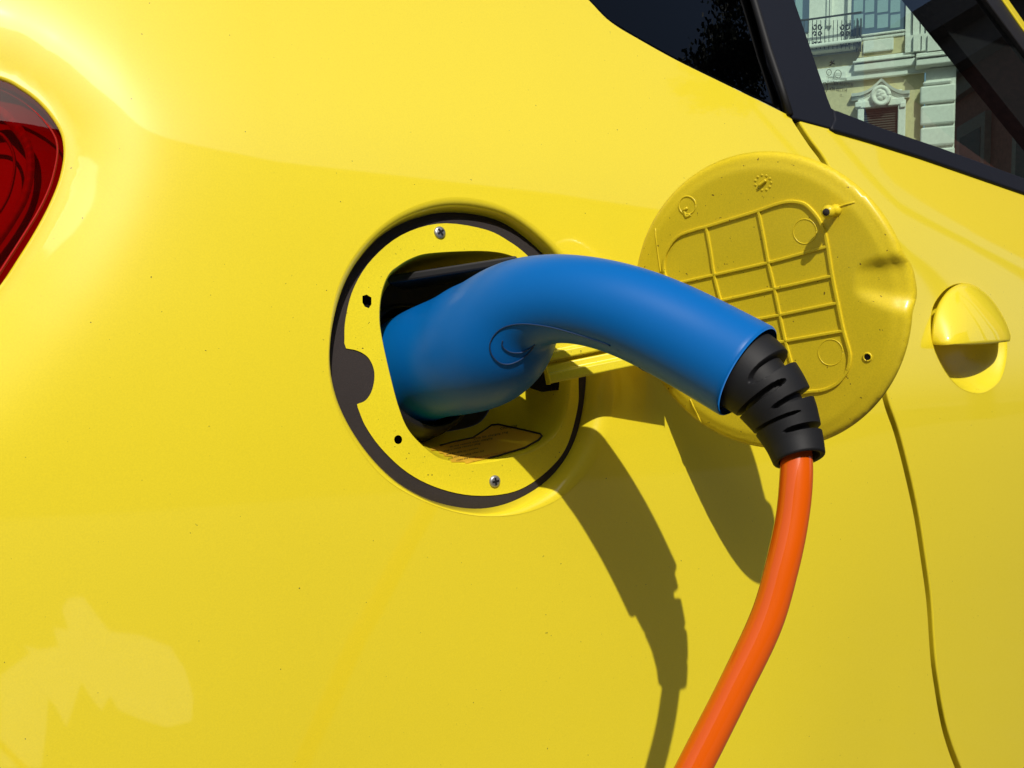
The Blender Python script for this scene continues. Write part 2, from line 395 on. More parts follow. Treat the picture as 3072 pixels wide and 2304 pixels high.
for sc_, dg_, ds_ in ((1.012, -0.0002, -0.0002), (1.0, 0, 0), (0.985, 0.0004, 0.0016), (0.965, 0.0012, 0.0065), (0.93, 0.0030, 0.0125), (0.87, 0.0060, 0.0160), (0.77, 0.0100, 0.0175), (0.6, 0.0145, 0.0185), (0.4, 0.0175, 0.019), (0.2, 0.019, 0.019), (0.02, 0.019, 0.019)):
    q = hc + (hr - hc) * sc_; rings.append(on_body(q, dg_ * (1 - wst) + ds_ * wst))
v, f = loft(rings); mk('handle_recess', v, [q[::-1] for q in f], M['paint_in'], door)
HUP = [(2806, 1029), (2803, 1018), (2802, 990), (2808, 945), (2824, 905), (2851, 873), (2888, 858), (2926, 868), (2960, 896), (2985, 936), (2998, 978), (2999, 1000), (2990, 1018)]
HLO = [(2990, 1018), (2982, 1024), (2950, 1031), (2890, 1034), (2840, 1033), (2806, 1029)]
hup = cr(hitxz(HUP, 0.0), 60); hlo = cr(np.array([hitxz([p], o)[0] for p, o in zip(HLO, (0.0, -0.004, -0.009, -0.0115, -0.007, 0.0))]), 24); hlo[0] = hup[-1]; hlo[-1] = hup[0]
nu = 60; low_ = hlo[::-1]; tt = np.linspace(0, 1, nu); arc = np.cumsum(np.r_[0, np.hypot(*np.diff(low_, axis=0).T)]); arc /= arc[-1]
ease = 0.5 - 0.5 * np.cos(math.pi * tt); lowr = np.c_[np.interp(ease, arc, low_[:, 0]), np.interp(ease, arc, low_[:, 1])]
rings = []
for vv in np.linspace(0, 1, 16):
    q = hup + (lowr - hup) * vv; hgt = -0.001 + 0.0165 * math.sin(math.pi / 2 * vv) ** 0.75 * np.sin(math.pi * tt) ** 0.40
    p = on_body(q, 0); p[:, 1] -= hgt; rings.append(p)
v, f = loft(rings, closed=False)
handle = mk('door_handle', v, f, M['paint'], door)
sm = handle.modifiers.new('thick', 'SOLIDIFY'); sm.thickness = 0.003; sm.offset = -1; sm.use_rim = True
# door gap backing: a black strip standing in for the shade in the gap
gv = np.vstack([on_body(cut - side * 0.012, 0.0112), on_body(cut + side * 0.012, 0.0112)]); n = len(cut)
mk('door_gap_backing', gv, [(i, i + 1, n + i + 1, n + i) for i in range(n - 1)], M['black_matt'], car)

# --- windows and black trim
def sheet_px(name, px, mat, parent, off, step=0.012, bstep=0.006, hem=None, hem_depth=0.004, crown=None):
    return body_sheet(name, hitxz(px, off), [], mat, parent, step=step, bstep=bstep, off=off, hem=hem, hem_depth=hem_depth, crown=crown)
def glass_mat(name, tint, ior=1.5, rough=0.0):
    m, n, l, b = new_mat(name); n.remove(b)
    tr = n.new('ShaderNodeBsdfTransparent'); tr.inputs[0].default_value = (*tint, 1)
    gl = n.new('ShaderNodeBsdfGlossy'); gl.inputs['Roughness'].default_value = rough
    fr = n.new('ShaderNodeFresnel'); geo = n.new('ShaderNodeNewGeometry'); mr = n.new('ShaderNodeMapRange')
    mr.inputs['To Min'].default_value = ior; mr.inputs['To Max'].default_value = 1 / ior          # same reflectance from either side of the thin pane
    l.new(geo.outputs['Backfacing'], mr.inputs['Value']); l.new(mr.outputs['Result'], fr.inputs['IOR'])
    mx = n.new('ShaderNodeMixShader'); l.new(fr.outputs[0], mx.inputs[0]); l.new(tr.outputs[0], mx.inputs[1]); l.new(gl.outputs[0], mx.inputs[2])
    l.new(mx.outputs[0], n['Material Output'].inputs[0])
    return m
M['glass'] = glass_mat('green_tinted_window', (0.77, 0.90, 0.81), 1.55)
M['glass_dark'] = glass_mat('dark_privacy_glass', (0.08, 0.09, 0.10), 1.42)
qg = sheet_px('quarter_window', [(1600, -196), (1680, -88), (1764, -6), (1830, 60), (1921, 115), (2041, 181), (2192, 253), (2300, 305), (2330, 317), (2342, 310), (2344, 290), (2330, 230), (2252, 0), (2165, -250), (1600, -260)], M['glass_dark'], car, 0.0035)
sheet_px('quarter_window_border', [(1600, -193), (1680, -84), (1764, -2), (1830, 64), (1921, 120), (2041, 186), (2192, 260), (2300, 312), (2372, 349), (2344, 262), (2253, 0), (2165, -250), (1560, -260)], M['black'], car, 0.006)
pillar = sheet_px('pillar_trim', [(2378, 349), (2318, 181), (2273, 0), (2187, -250), (2296, -250), (2381, 0), (2432, 150), (2480, 292), (2493, 325), (2505, 333), (2510, 360), (2500, 382)], M['trim'], door, -0.0015, hem=0.0015)
v, f = tube(hit([(2176, -250), (2262, 0), (2306, 150), (2340, 250), (2369, 345)], -0.001), 0.0028, 10); mk('pillar_rubber', v, f, M['rubber'], door)
belt = sheet_px('belt_trim', [(2500, 384), (2511, 360), (2506, 333), (2643, 386), (2824, 447), (3072, 537), (3500, 700), (3500, 727), (3072, 573), (2764, 465), (2600, 413)], M['trim'], door, -0.003, hem=0.002, bstep=0.004)
dg = sheet_px('door_window', [(2500, 336), (2493, 327), (2432, 152), (2381, 0), (2296, -250), (2850, -250), (2985, 0), (3080, 165), (3500, 700), (3072, 540), (2824, 450), (2643, 389)], M['glass'], door, 0.004)
fr = sheet_px('window_frame', [(2962, 0), (3072, 147), (3500, 700), (3500, 620), (3072, 88), (3010, 0), (2830, -250), (2780, -250)], M['black'], door, -0.001, hem=0.0015)
sheet_px('frame_strip', [(3012, 0), (3072, 86), (3500, 615), (3500, 590), (3072, 66), (3026, 0), (2850, -250), (2834, -250)], M['paint'], door, -0.003, hem=0.0015)
sheet_px('front_window', [(3028, 0), (3074, 66), (3500, 588), (3500, -250), (2852, -250)], M['glass_dark'], car, 0.002)

# --- dark cabin behind the glass: far side with its window opening
FARY = 0.9
def onY(px, py, Y):
    d = ray(px, py); return CAM + d * (Y - CAM[1]) / d[1]
far_hole = np.array([onY(*p, FARY)[[0, 2]] for p in ((2200, -60), (2719, -60), (2767, 0), (2868, 127), (3300, 670), (2200, 670))])
V, T, _ = cdt(np.array([[-0.45, -0.5], [3.2, -0.5], [3.2, 1.08], [-0.45, 1.08]]), [far_hole], 0.3, 0.3)
o = mk('far_side_lining', np.c_[V[:, 0], np.full(len(V), FARY), V[:, 1]], T, M['cabin'], car, smooth=False)
o.modifiers.new('thick', 'SOLIDIFY').thickness = 0.04
fg = np.c_[far_hole[:, 0], np.full(6, FARY + 0.02), far_hole[:, 1]]; mk('far_window', fg, [tuple(range(6))], M['glass'], car, smooth=False)
v, f = join(box((1.4, 0.72, 1.1), (3.7, 0.40, 0.03)), box((1.4, 0.5, -0.5), (3.7, 0.85, 0.03)), box((-0.46, 0.5, 0.25), (0.03, 0.85, 1.5)))
mk('cabin_lining', v, f, M['cabin'], car, smooth=False)

# --- tail lamp
M['lens'] = glass_mat('red_lamp_lens', (0.60, 0.012, 0.016), 1.5)
M['red_in'] = plain('red_reflector', (0.40, 0.010, 0.008), rough=0.6, spec=0.15)
M['red_dark'] = plain('dark_red_housing', (0.36, 0.008, 0.010), rough=0.5)
lens_loop = LAMP.copy(); lc = lens_loop.mean(0); lens_loop = lc + (lens_loop - lc) * 0.998
def lens_crown(V): return 0.012 * (1 - np.exp(-polydist(V, lens_loop) / 0.012)) - 0.002
lens = body_sheet('tail_lamp', lens_loop, [], M['lens'], car, step=0.004, bstep=0.004, off=0.001, crown=lens_crown)
V, T, _ = cdt(lc + (LAMP - lc) * 1.0, [], 0.006, 0.004)
mk('lamp_housing', on_body(V, 0.001) + np.c_[np.zeros(len(V)), 0.004 + 0.012 * (1 - np.exp(-polydist(V, LAMP) / 0.01)), np.zeros(len(V))], T, M['red_dark'], lens)
def lamp_band(pa, pb, mat, off, name, wob=0.0, n=64):
    A_ = cr(hit(pa, off), n); B_ = cr(hit(pb, off), n); V_ = []; rows = 5
    for k in range(rows):
        t = k / (rows - 1); bow = 0.0016 * math.sin(math.pi * t)
        z_ = A_ + (B_ - A_) * t; z_[:, 1] -= bow * (1 + wob * ((np.arange(n) % 3) - 1)); V_.append(z_)
    v, f = loft(V_, closed=False); return mk(name, v, f, mat, lens)
lamp_band([(-60, 318), (0, 318), (48, 358), (84, 405), (101, 455), (103, 520), (86, 596), (45, 672), (-5, 745), (-60, 815)],
          [(-60, 350), (-6, 352), (32, 388), (62, 428), (76, 466), (76, 520), (60, 585), (20, 655), (-30, 720), (-80, 785)], M['red_in'], 0.0115, 'reflector_band', wob=0.22)
lamp_band([(-60, 250), (10, 272), (72, 306), (124, 350), (163, 400), (176, 440), (172, 492), (153, 565), (118, 640), (70, 718), (0, 828)],
          [(-60, 254), (10, 277), (70, 312), (119, 355), (157, 404), (169, 442), (165, 490), (146, 560), (112, 632), (64, 710), (-6, 818)], M['red_in'], 0.0065, 'reflector_band')
lamp_band([(-60, 385), (0, 396), (32, 428), (48, 475), (46, 532), (24, 604), (-30, 686)], [(-60, 395), (-6, 406), (24, 436), (38, 477), (36, 528), (15, 598), (-38, 676)], M['red_in'], 0.0125, 'reflector_band')

# --- filler flap (lid), swung open
LN = np.array([-math.sin(math.radians(110)) * math.cos(math.radians(-10)), math.cos(math.radians(110)) * math.cos(math.radians(-10)), math.sin(math.radians(-10))])
LP = CAM + (np.array([0.127, -0.077, 0.026]) - CAM) * 1.03; LR = 0.0783 * 1.03
LA = norm(np.cross([0, 0, 1], LN)); LB = np.cross(LN, LA)
def lidab(px, py):
    d = ray(px, py); p = CAM + d * (((LP - CAM) @ LN) / (d @ LN)); return np.array([(p - LP) @ LA, (p - LP) @ LB])
def lid3(q, h=0.0):
    q = np.atleast_2d(q); h = np.broadcast_to(h, len(q)); return LP + q[:, :1] * LA + q[:, 1:] * LB + h[:, None] * LN
sc_e = lidab(2728, 850); sc_i = lidab(2568, 838)                    # finger scoop: edge end and inner end
sc_d = norm(sc_e - sc_i); sc_len = np.hypot(*(sc_e - sc_i)); sc_n = np.array([-sc_d[1], sc_d[0]])
def lid_outline(n=220):
    t = np.linspace(0, 2 * math.pi, n, endpoint=False); q = np.c_[np.cos(t), np.sin(t)] * LR
    w = (q - sc_i) @ sc_n; along = (q - sc_i) @ sc_d
    bump = np.where(along > 0, np.exp(-(w / 0.0095) ** 4), 0); q = q * (1 + 0.004 * bump)[:, None]
    return q
lo_ = lid_outline()
def lid_h(q):
    d = polydist(q, lo_); r = np.hypot(*q.T)
    h = -0.0028 * np.clip(1 - d / 0.0035, 0, 1) ** 2                      # rounded rim
    h = h - 0.0012 * (1 / (1 + np.exp((d - 0.0065) / 0.0007)))            # shallow step inside the rim
    al = np.clip(((q - sc_i) @ sc_d) / sc_len, 0, 1.3); w = (q - sc_i) @ sc_n
    wid = 0.0045 + 0.0075 * np.sqrt(np.clip(al, 0, 1))
    prof = np.exp(-(np.abs(w) / wid) ** 5.0)
    return h - 0.0058 * np.clip(al, 0, 1) ** 0.65 * prof
V, T, _ = cdt(lo_, [], 0.0022, 0.0018)
flap = mk('filler_flap', lid3(V, lid_h(V)), T, M['paint_lid'], car)
sm = flap.modifiers.new('thick', 'SOLIDIFY'); sm.thickness = 0.0035; sm.offset = -1
def c2(x, y): return (1860 + x * 0.6028, 420 + y * 0.6028)
def rib_mesh(q, w, h):
    q = np.asarray(q); t = np.gradient(q, axis=0); t /= np.linalg.norm(t, axis=1)[:, None]; sd = np.c_[-t[:, 1], t[:, 0]]
    hh = lid_h(q); V = [lid3(q + sd * a, hh + b) for a, b in ((w, -0.0006), (w * 0.80, h), (-w * 0.80, h), (-w, -0.0006))]
    n = len(q); V = np.vstack(V); Fc = [(k * n + i, k * n + i + 1, (k + 1) * n + i + 1, (k + 1) * n + i) for k in range(3) for i in range(n - 1)]
    Fc += [(0, n, 2 * n, 3 * n), (n - 1, 4 * n - 1, 3 * n - 1, 2 * n - 1)]
    return V, Fc
def rib(pts, rad=0.0011, name='rib', n=None, lift=0.0, square=False):
    q = np.array([lidab(*c2(*p)) for p in pts]); q = cr(q, n or max(12, len(pts) * 6))
    if square:
        v, f = rib_mesh(q, 0.00092, 0.0010); return bevel(mk(name, v, f, M['paint_lid'], flap, smooth=False), 0.0003, 2)
    v, f = tube(lid3(q, lid_h(q) + lift), rad, 8); return mk(name, v, f, M['paint_lid'], flap)
loop_pts = [(225, 665), (222, 600), (240, 545), (290, 480), (380, 445), (430, 432), (560, 392), (690, 352), (770, 323), (830, 308), (880, 308), (930, 325), (985, 385), (1012, 440), (1030, 500), (1058, 675), (1085, 810), (1112, 940), (1140, 1040), (1145, 1080), (1135, 1140), (1095, 1200), (1050, 1230), (1000, 1246), (940, 1252), (800, 1275), (640, 1290), (520, 1270), (440, 1200), (400, 1120), (330, 900), (270, 760)]
q = np.array([lidab(*c2(*p)) for p in loop_pts]); q = cr_closed(q, 150); q = np.vstack([q, q[:2]])
v, f = rib_mesh(q, 0.00096, 0.0011); bevel(mk('rib', v, f, M['paint_lid'], flap, smooth=False), 0.0003, 2)
for pts in ([(430, 432), (452, 550), (470, 670), (500, 790), (560, 1000), (640, 1290)], [(690, 352), (716, 480), (740, 610), (770, 740), (798, 875), (825, 1000), (860, 1130), (890, 1262)],
            [(262, 718), (470, 671), (740, 610), (1032, 530)], [(290, 840), (510, 797), (770, 740), (1057, 676)], [(340, 960), (640, 900), (797, 870), (1087, 810)], [(370, 1085), (640, 1035), (825, 1000), (1115, 949)]):
    rib(pts, square=True)
for (x, y, r) in ((920, 455, 58), (1048, 1057, 61), (335, 325, 42)):
    pts = [(x + r * math.cos(t), y + r * 1.06 * math.sin(t)) for t in np.linspace(0, 2 * math.pi, 18)]
    rib(pts, 0.00034 if r > 50 else 0.0005, name='moulded_circle', n=60, lift=-0.00012)
for k in range(11):                                                 # moulded flower mark
    t = 2 * math.pi * k / 11; x, y = 712 + 40 * math.cos(t), 213 + 38 * math.sin(t)
    rib([(x - 4, y - 4), (x + 5, y + 3)], 0.0012, name='moulding_mark', n=3, lift=-0.0009)
rib([(696, 226), (712, 214), (728, 200)], 0.0009, name='moulding_mark', lift=0.0005); rib([(316, 350), (336, 338)], 0.0008, name='moulding_mark', n=4)
rib([(318, 355), (330, 380), (352, 372)], 0.0011, name='moulding_mark', lift=-0.0005)
rib([(172, 440), (188, 560), (202, 660)], 0.0004, name='moulded_line'); rib([(350, 1290), (374, 1350), (402, 1425)], 0.0005, name='moulded_line')
rib([(1075, 340), (1110, 325), (1165, 310)], 0.0005, name='moulded_line')
# peg
pq = lidab(*c2(1070, 352)); base = lid3(pq, 0)[0]
prof = [(0.0000, 0.0034), (0.0006, 0.0028), (0.003, 0.0023), (0.0055, 0.0021), (0.0065, 0.0030), (0.0080, 0.0034), (0.0096, 0.0028), (0.0105, 0.0016)]
v, f = tube([base + LN * a for a, r in prof], [r for a, r in prof], 14); mk('flap_peg', v, f, M['paint_lid'], flap)
v, f = tube([base + LN * 0.0100, base + LN * 0.01085], [0.0021, 0.0015], 10); mk('peg_tip', v, f, M['seal'], flap)
hq = lidab(*c2(1232, 1080)); t = np.linspace(0, 2 * math.pi, 16, endpoint=False)
hb = lid3(hq + np.c_[np.cos(t), np.sin(t)] * 0.0018, 0.0003); mk('flap_hole', hb, [tuple(range(16))], M['black_matt'], flap, smooth=False)
rr_ = lid3(hq + np.c_[np.cos(t), np.sin(t)] * 0.0020, 0.0002); v, f = tube(np.vstack([rr_, rr_[:2]]), 0.00045, 6, caps=False); mk('hole_rim', v, f, M['paint_lid'], flap)

# hinge arm: a stepped bar from the pocket to the flap
def atd(px, py, d): return CAM + ray(px, py) * d
h0 = atd(1630, 1083, 0.477); h1 = atd(2040, 1000, 0.486)
hd = norm(h1 - h0); hv = norm(U - hd * (U @ hd)); hw = np.cross(hd, hv)
if hw @ F > 0: hw = -hw
sec = [(0.012, 0.001), (0.0105, 0.0045), (-0.0048, 0.0052), (-0.0055, 0.0078), (-0.0098, 0.0080), (-0.0102, 0.0072), (-0.0105, 0.0030), (-0.0118, 0.0032), (-0.0125, 0.0056), (-0.0165, 0.0060), (-0.0172, 0.0088), (-0.0222, 0.0090), (-0.0228, 0.0080), (-0.0228, -0.006), (0.012, -0.006)]
ringsH = []
for s in np.linspace(0, 1, 8):
    c = h0 + (h1 - h0) * s + hv * 0.0092; ringsH.append(np.array([c + hv * a * 0.97 + hw * b for a, b in sec]))
v, f = loft(ringsH); n = len(sec); f = f + [tuple(range(n)), tuple(range(len(v) - n, len(v)))[::-1]]
arm = mk('hinge_arm', v, f, M['paint_in'], car, smooth=False); bevel(arm, 0.0008, 3)
# black block standing in for shade in the slot where the arm comes out
sl = hit([(1590, 1010), (1700, 1010), (1700, 1085), (1692, 1168), (1625, 1176), (1592, 1165)], DREC + 0.006)
v = np.vstack([sl, sl + np.array([0.012, 0.03, 0])]); n = len(sl)
mk('hinge_slot_shade', v, [tuple(range(n))[::-1]] + [(i, (i + 1) % n, n + (i + 1) % n, n + i) for i in range(n)], M['black_matt'], car, smooth=False)

# socket rim and its cap inside the pocket
AX = norm(R * 0.72 + U * 0.35 - F * 0.60)
sc0 = atd(1262, 1100, 0.492)
sa = norm(np.cross(AX, [0, 0, 1])); sb = np.cross(sa, AX)
prof = [(-0.03, 0.036), (0.004, 0.036), (0.006, 0.0365), (0.0065, 0.0375), (0.005, 0.0395), (-0.004, 0.0405), (-0.03, 0.0405)]
rings = [np.array([sc0 + AX * (h - 0.004) + (sa * math.cos(t) + sb * math.sin(t)) * r for t in np.linspace(0, 2 * math.pi, 72, endpoint=False)]) for h, r in prof]
v, f = loft(rings); mk('charge_socket', v, f, M['black'], car)
c0 = atd(1175, 842, 0.475); c1 = atd(1560, 783, 0.468); cd = norm(c1 - c0); cn = norm(U - cd * (U @ cd)); cw = np.cross(cd, cn)
v, f = box((c0 + c1) / 2 + F * 0.012, (np.linalg.norm(c1 - c0), 0.0048, 0.034), (cd, cn, cw)); o = mk('socket_cap', v, f, M['black'], car, smooth=False); bevel(o, 0.0012, 2)

# ================================================================== CHARGING PLUG
plug = root('charging_plug', 'blue charging plug with black ribbed sleeve and orange cable, pushed into the port', 'charging plug', (0.02, -0.10, 0.0))
ST = [  # px, py, distance, radius
    (1215, 1122, 0.500, 0.0318), (1262, 1100, 0.492, 0.0322), (1310, 1080, 0.483, 0.0326), (1378, 1062, 0.471, 0.0337), (1440, 1036, 0.460, 0.0346), (1488, 1000, 0.448, 0.0328), (1536, 946, 0.436, 0.0282),
    (1592, 908, 0.425, 0.0232), (1690, 895, 0.414, 0.0214), (1820, 915, 0.403, 0.0212), (1960, 965, 0.394, 0.0218), (2110, 1042, 0.3835, 0.0222), (2237, 1113, 0.3725, 0.0223)]
spine = np.array([[*atd(a, b, c), r] for a, b, c, r in ST])
sp = cr(spine, 150)
ker = np.hanning(23); ker /= ker.sum(); pad = np.vstack([np.repeat(sp[:1], 11, 0) + (sp[1] - sp[0]) * np.arange(-11, 0)[:, None], sp, np.repeat(sp[-1:], 11, 0) + (sp[-1] - sp[-2]) * np.arange(1, 12)[:, None]])
sp = np.array([np.convolve(pad[:, k], ker, 'valid') for k in range(4)]).T
path, rad = sp[:, :3], sp[:, 3].copy()
t_end = norm(path[-1] - path[-4])
# rounded end lip
path = np.vstack([path, path[-1] + t_end * 0.0008, path[-1] + t_end * 0.0014, path[-1] + t_end * 0.0016, path[-1] + t_end * 0.0014]); rad = np.r_[rad, rad[-1] - 0.0003, rad[-1] - 0.0010, rad[-1] - 0.0018, rad[-1] - 0.0030]
v, f = tube(path, rad, 72)
handle_o = mk('plug_handle', v, f, M['blue'], plug)
plug_bvh = BVHTree.FromPolygons([Vector(p) for p in v], f)
def cast(px, py, bvh, lift=0.0003):
    d = Vector(norm(ray(px, py))); loc, nn, i, dist = bvh.ray_cast(Vector(CAM), d)
    if loc is None: return None
    return np.array(loc) - np.array(d) * 0.0003
def c3(x, y): return (1120 + x * 0.39783, 700 + y * 0.39783)
for pts in ([(1205, 860), (1170, 905), (1100, 960), (1020, 988), (950, 975), (895, 920), (878, 850), (900, 785), (950, 730), (1020, 697), (1110, 684), (1220, 690), (1350, 712), (1500, 752), (1650, 800), (1790, 850), (1880, 910), (1960, 975), (2060, 1045), (2200, 1100)],
            [(975, 810), (972, 845), (1000, 880), (1050, 900), (1120, 898), (1190, 862), (1218, 842)]):
    pp = cr(np.array(pts, float), 90); q = [cast(*c3(*p), plug_bvh) for p in pp]; q = [a for a in q if a is not None]
    v, f = tube(q, 0.00036, 6); mk('seam', v, f, M['blue_seam'], handle_o)
# strain relief sleeve with alternating slots
SR = [(2205, 1095, 0.3755, 0.0184), (2237, 1113, 0.3725, 0.0188), (2268, 1138, 0.3695, 0.0180), (2305, 1178, 0.3665, 0.0165), (2340, 1230, 0.3640, 0.0150), (2362, 1275, 0.3617, 0.0136), (2382, 1325, 0.3588, 0.0120), (2397, 1374, 0.3555, 0.0108)]
sr = np.array([[*atd(a, b, c), r] for a, b, c, r in SR]); n_u, n_v = 300, 144
spl = cr(sr, n_u); P = spl[:, :3]; T_ = np.gradient(P, axis=0); T_ /= np.linalg.norm(T_, axis=1)[:, None]
up = norm(np.cross(F, T_[0])); up = up if up @ U > 0 else -up            # the upper right side of the sleeve as the camera sees it
V = []
A = up
slots = [(0.340, 0.046, 0.10, 1.70), (0.450, 0.019, 2.75, 1.70), (0.565, 0.030, 0.10, 1.70), (0.690, 0.018, 2.75, 1.70), (0.815, 0.024, 0.10, 1.70)]   # position, half width, centre angle, half span
for i in range(n_u):
    A = norm(A - T_[i] * (A @ T_[i])); B = np.cross(T_[i], A)
    if i == 0: sg = 1 if B @ F < 0 else -1
    u = i / (n_u - 1)
    for k in range(n_v):
        a = 2 * math.pi * k / n_v; ca = math.cos(a); cb = math.sin(a) * sg
        r = spl[i, 3]
        for (u0, hw_, ac_, sp_) in slots:
            for base_ang in (ac_,):
                da = abs((a * sg - base_ang + math.pi) % (2 * math.pi) - math.pi)
                # capsule-shaped slot in (along, around)
                au = abs(u - u0) / hw_; av = max(0.0, (da - (sp_ - 0.45)) / 0.45)
                dist = math.hypot(au, av)
                if dist < 1.0: r = min(r, spl[i, 3] - min(0.0046, spl[i, 3] - 0.0076) * min(1.0, (1 - dist) / 0.15))
        V.append(P[i] + A * ca * r + B * math.sin(a) * r)
Fs = [(i * n_v + k, i * n_v + (k + 1) % n_v, (i + 1) * n_v + (k + 1) % n_v, (i + 1) * n_v + k) for i in range(n_u - 1) for k in range(n_v)]
e0 = (n_u - 1) * n_v; te = T_[-1]
ring = np.array(V[e0:]); c_ = P[-1]
for s_, d_ in ((0.97, 0.0006), (0.90, 0.0008), (0.80, 0.0004), (0.76, -0.001), (0.72, -0.012)):
    b0 = len(V) - n_v; V += list(c_ + (ring - c_) * s_ + te * d_); Fs += [(b0 + k, b0 + (k + 1) % n_v, b0 + n_v + (k + 1) % n_v, b0 + n_v + k) for k in range(n_v)]
sleeve = mk('strain_relief', V, Fs, M['rubber'], plug, sharp=50)
CB = [(2372, 1290, 0.3608), (2386, 1345, 0.3580), (2389, 1420, 0.3545), (2377, 1550, 0.3505), (2346, 1700, 0.3465), (2297, 1866, 0.3430), (2200, 2070, 0.339), (2081, 2304, 0.335), (1960, 2540, 0.331), (1850, 2760, 0.327)]
cb = np.array([atd(*c) for c in CB])
cb = np.vstack([cb, cb[-1] + np.array([-0.03, -0.02, -0.10]), cb[-1] + np.array([-0.07, -0.06, -0.25]), cb[-1] + np.array([-0.10, -0.12, -0.44]), cb[-1] + np.array([-0.14, -0.30, -0.515]), cb[-1] + np.array([-0.25, -0.60, -0.53]), cb[-1] + np.array([-0.5, -1.0, -0.53])])
cb[:, 2] = np.maximum(cb[:, 2], -Z0 + 0.0075)
cbp = cr(cb, 240); cbr = 0.00665 * (1 + 0.012 * np.sin(np.arange(240) * 0.21) * np.sin(np.arange(240) * 0.053))
v, f = tube(cbp, cbr, 28); mk('cable', v, f, M['orange'], plug)

# ------------------------------------------------------------------ lettering helper
def text2d(body, size=1.0):
    cu = bpy.data.curves.new('lettering', 'FONT'); cu.body = body; cu.size = size; cu.resolution_u = 2
    o = bpy.data.objects.new('lettering', cu); COL.objects.link(o); bpy.context.view_layer.update()
    me = o.evaluated_get(bpy.context.evaluated_depsgraph_get()).to_mesh()
    v = np.array([(p.co.x, p.co.y) for p in me.vertices]); f = [tuple(p.vertices) for p in me.polygons]
    bpy.data.objects.remove(o); bpy.data.curves.remove(cu)
    return v, f
# --- warning sticker on the pocket floor
M['sticker'] = plain('orange_yellow_sticker', (0.86, 0.50, 0.035), rough=0.4, coat=0.4, var=0.05)
M['ink'] = plain('black_ink', (0.015, 0.010, 0.008), rough=0.6)
M['ink_red'] = plain('red_ink', (0.55, 0.10, 0.01), rough=0.6)
STK = [(1279, 1350), (1320, 1339), (1366, 1327), (1418, 1316), (1455, 1292), (1476, 1277), (1497, 1275), (1560, 1289), (1621, 1303), (1627, 1310), (1615, 1323), (1574, 1346), (1490, 1371), (1403, 1391), (1360, 1398), (1300, 1385)]
def on_pocket(px, py, lift):
    d = Vector(norm(ray(px, py))); loc, nn, i, dist = pocket_bvh.ray_cast(Vector(CAM) + d * 0.3, d)
    if loc is None: return None
    nn = nn if nn.dot(d) < 0 else -nn
    return np.array(loc + nn * lift)
spx = densify(np.array(STK, float), 6.0); V, T, _ = cdt(spx / 1000, [], 0.010, 0.006)
PP = [on_pocket(x * 1000, y * 1000, 0.0004) for x, y in V]; okv = [p is not None for p in PP]
PP = np.array([p if p is not None else np.zeros(3) for p in PP]); T = [t for t in T if all(okv[i] for i in t) and max(np.linalg.norm(PP[t[i]] - PP[t[i - 1]]) for i in range(3)) < 0.009]
def largest(T):
    par = {}
    def find(a):
        while par.setdefault(a, a) != a: a = par[a]
        return a
    for t in T: par[find(t[0])] = find(t[1]); par[find(t[2])] = find(t[1])
    cnt = {}
    for t in T: cnt[find(t[0])] = cnt.get(find(t[0]), 0) + 1
    b = max(cnt, key=cnt.get); return [t for t in T if find(t[0]) == b]
T = largest(T)
used = sorted({int(i) for t in T for i in t}); idx = {a: b for b, a in enumerate(used)}
sticker = mk('warning_sticker', PP[used], [tuple(idx[int(i)] for i in t) for t in T], M['sticker'], pocket)
bpth = [on_pocket(x, y, 0.0006) for x, y in densify(np.array(STK[1:14], float), 8.0)[:58]]; bpth = [b for b in bpth if b is not None]; bpth = [b for k, b in enumerate(bpth) if k == 0 or np.linalg.norm(b - bpth[k - 1]) < 0.006]
v, f = tube(bpth, 0.0006, 5); mk('sticker_border', v, f, M['ink'], pocket)
lines = [('Charging', 1500, 1292, 15, 0), ('Only for charging plug', 1420, 1322, 12, 0), ('do not remove while charging', 1348, 1346, 11, 0), ('plug is loose reinsert plug', 1330, 1358, 11, 0), ('will be able to remove', 1338, 1369, 11, 0), ('put out the plug after full', 1344, 1380, 11, 0), ('close the cover', 1368, 1386, 10, 0), ('keep away from children', 1425, 1379, 11, 1)]
for body, x0, y0, sz, red in lines:
    v, f = text2d(body, sz); px = x0 + v[:, 0] * 0.97 + v[:, 1] * 0.1; py = y0 - v[:, 0] * 0.20 - v[:, 1] * 0.75
    q = [on_pocket(a, b, 0.0006) for a, b in zip(px, py)]
    ok = [a is not None for a in q]; q = [a if a is not None else np.zeros(3) for a in q]
    f = [g for g in f if all(ok[i] for i in g)]
    if f: mk('sticker_lettering', q, f, M['ink_red'] if red else M['ink'], pocket, smooth=False)
# --- marks etched on the door glass
def on_glass(px, py): return hit(np.c_[px, py], 0.0036)
def glass_text(body, x0, y0, sz, rot=0.10, w=0.62):
    v, f = text2d(body, sz); x, y = v[:, 0] * w, v[:, 1]
    mk('glass_lettering', on_glass(x0 + x + 0.12 * y, y0 - y + x * rot), f, M['mark'], door, smooth=False)
for body, x, y, sz in (('TEMPERED E000086', 2478, 236, 12), ('DOT876 AS-2 M536', 2481, 252, 15), ('43R-001714', 2488, 272, 17), ('15.....', 2518, 290, 11)): glass_text(body, x, y, sz)
def glass_ring(x, y, rx, ry, rad=0.00022):
    t = np.linspace(0, 2 * math.pi, 25); q = on_glass(x + rx * np.cos(t), y + ry * np.sin(t)); v, f = tube(q, rad, 5); mk('glass_mark', v, f, M['mark'], door)
glass_ring(2514, 222, 10, 12); glass_ring(2487, 217, 7, 9); glass_ring(2474, 262, 9, 15)
glass_text('CCC', 2507, 227, 11, w=0.7); glass_text('E1', 2470, 268, 13); glass_text('U', 2484, 221, 9)
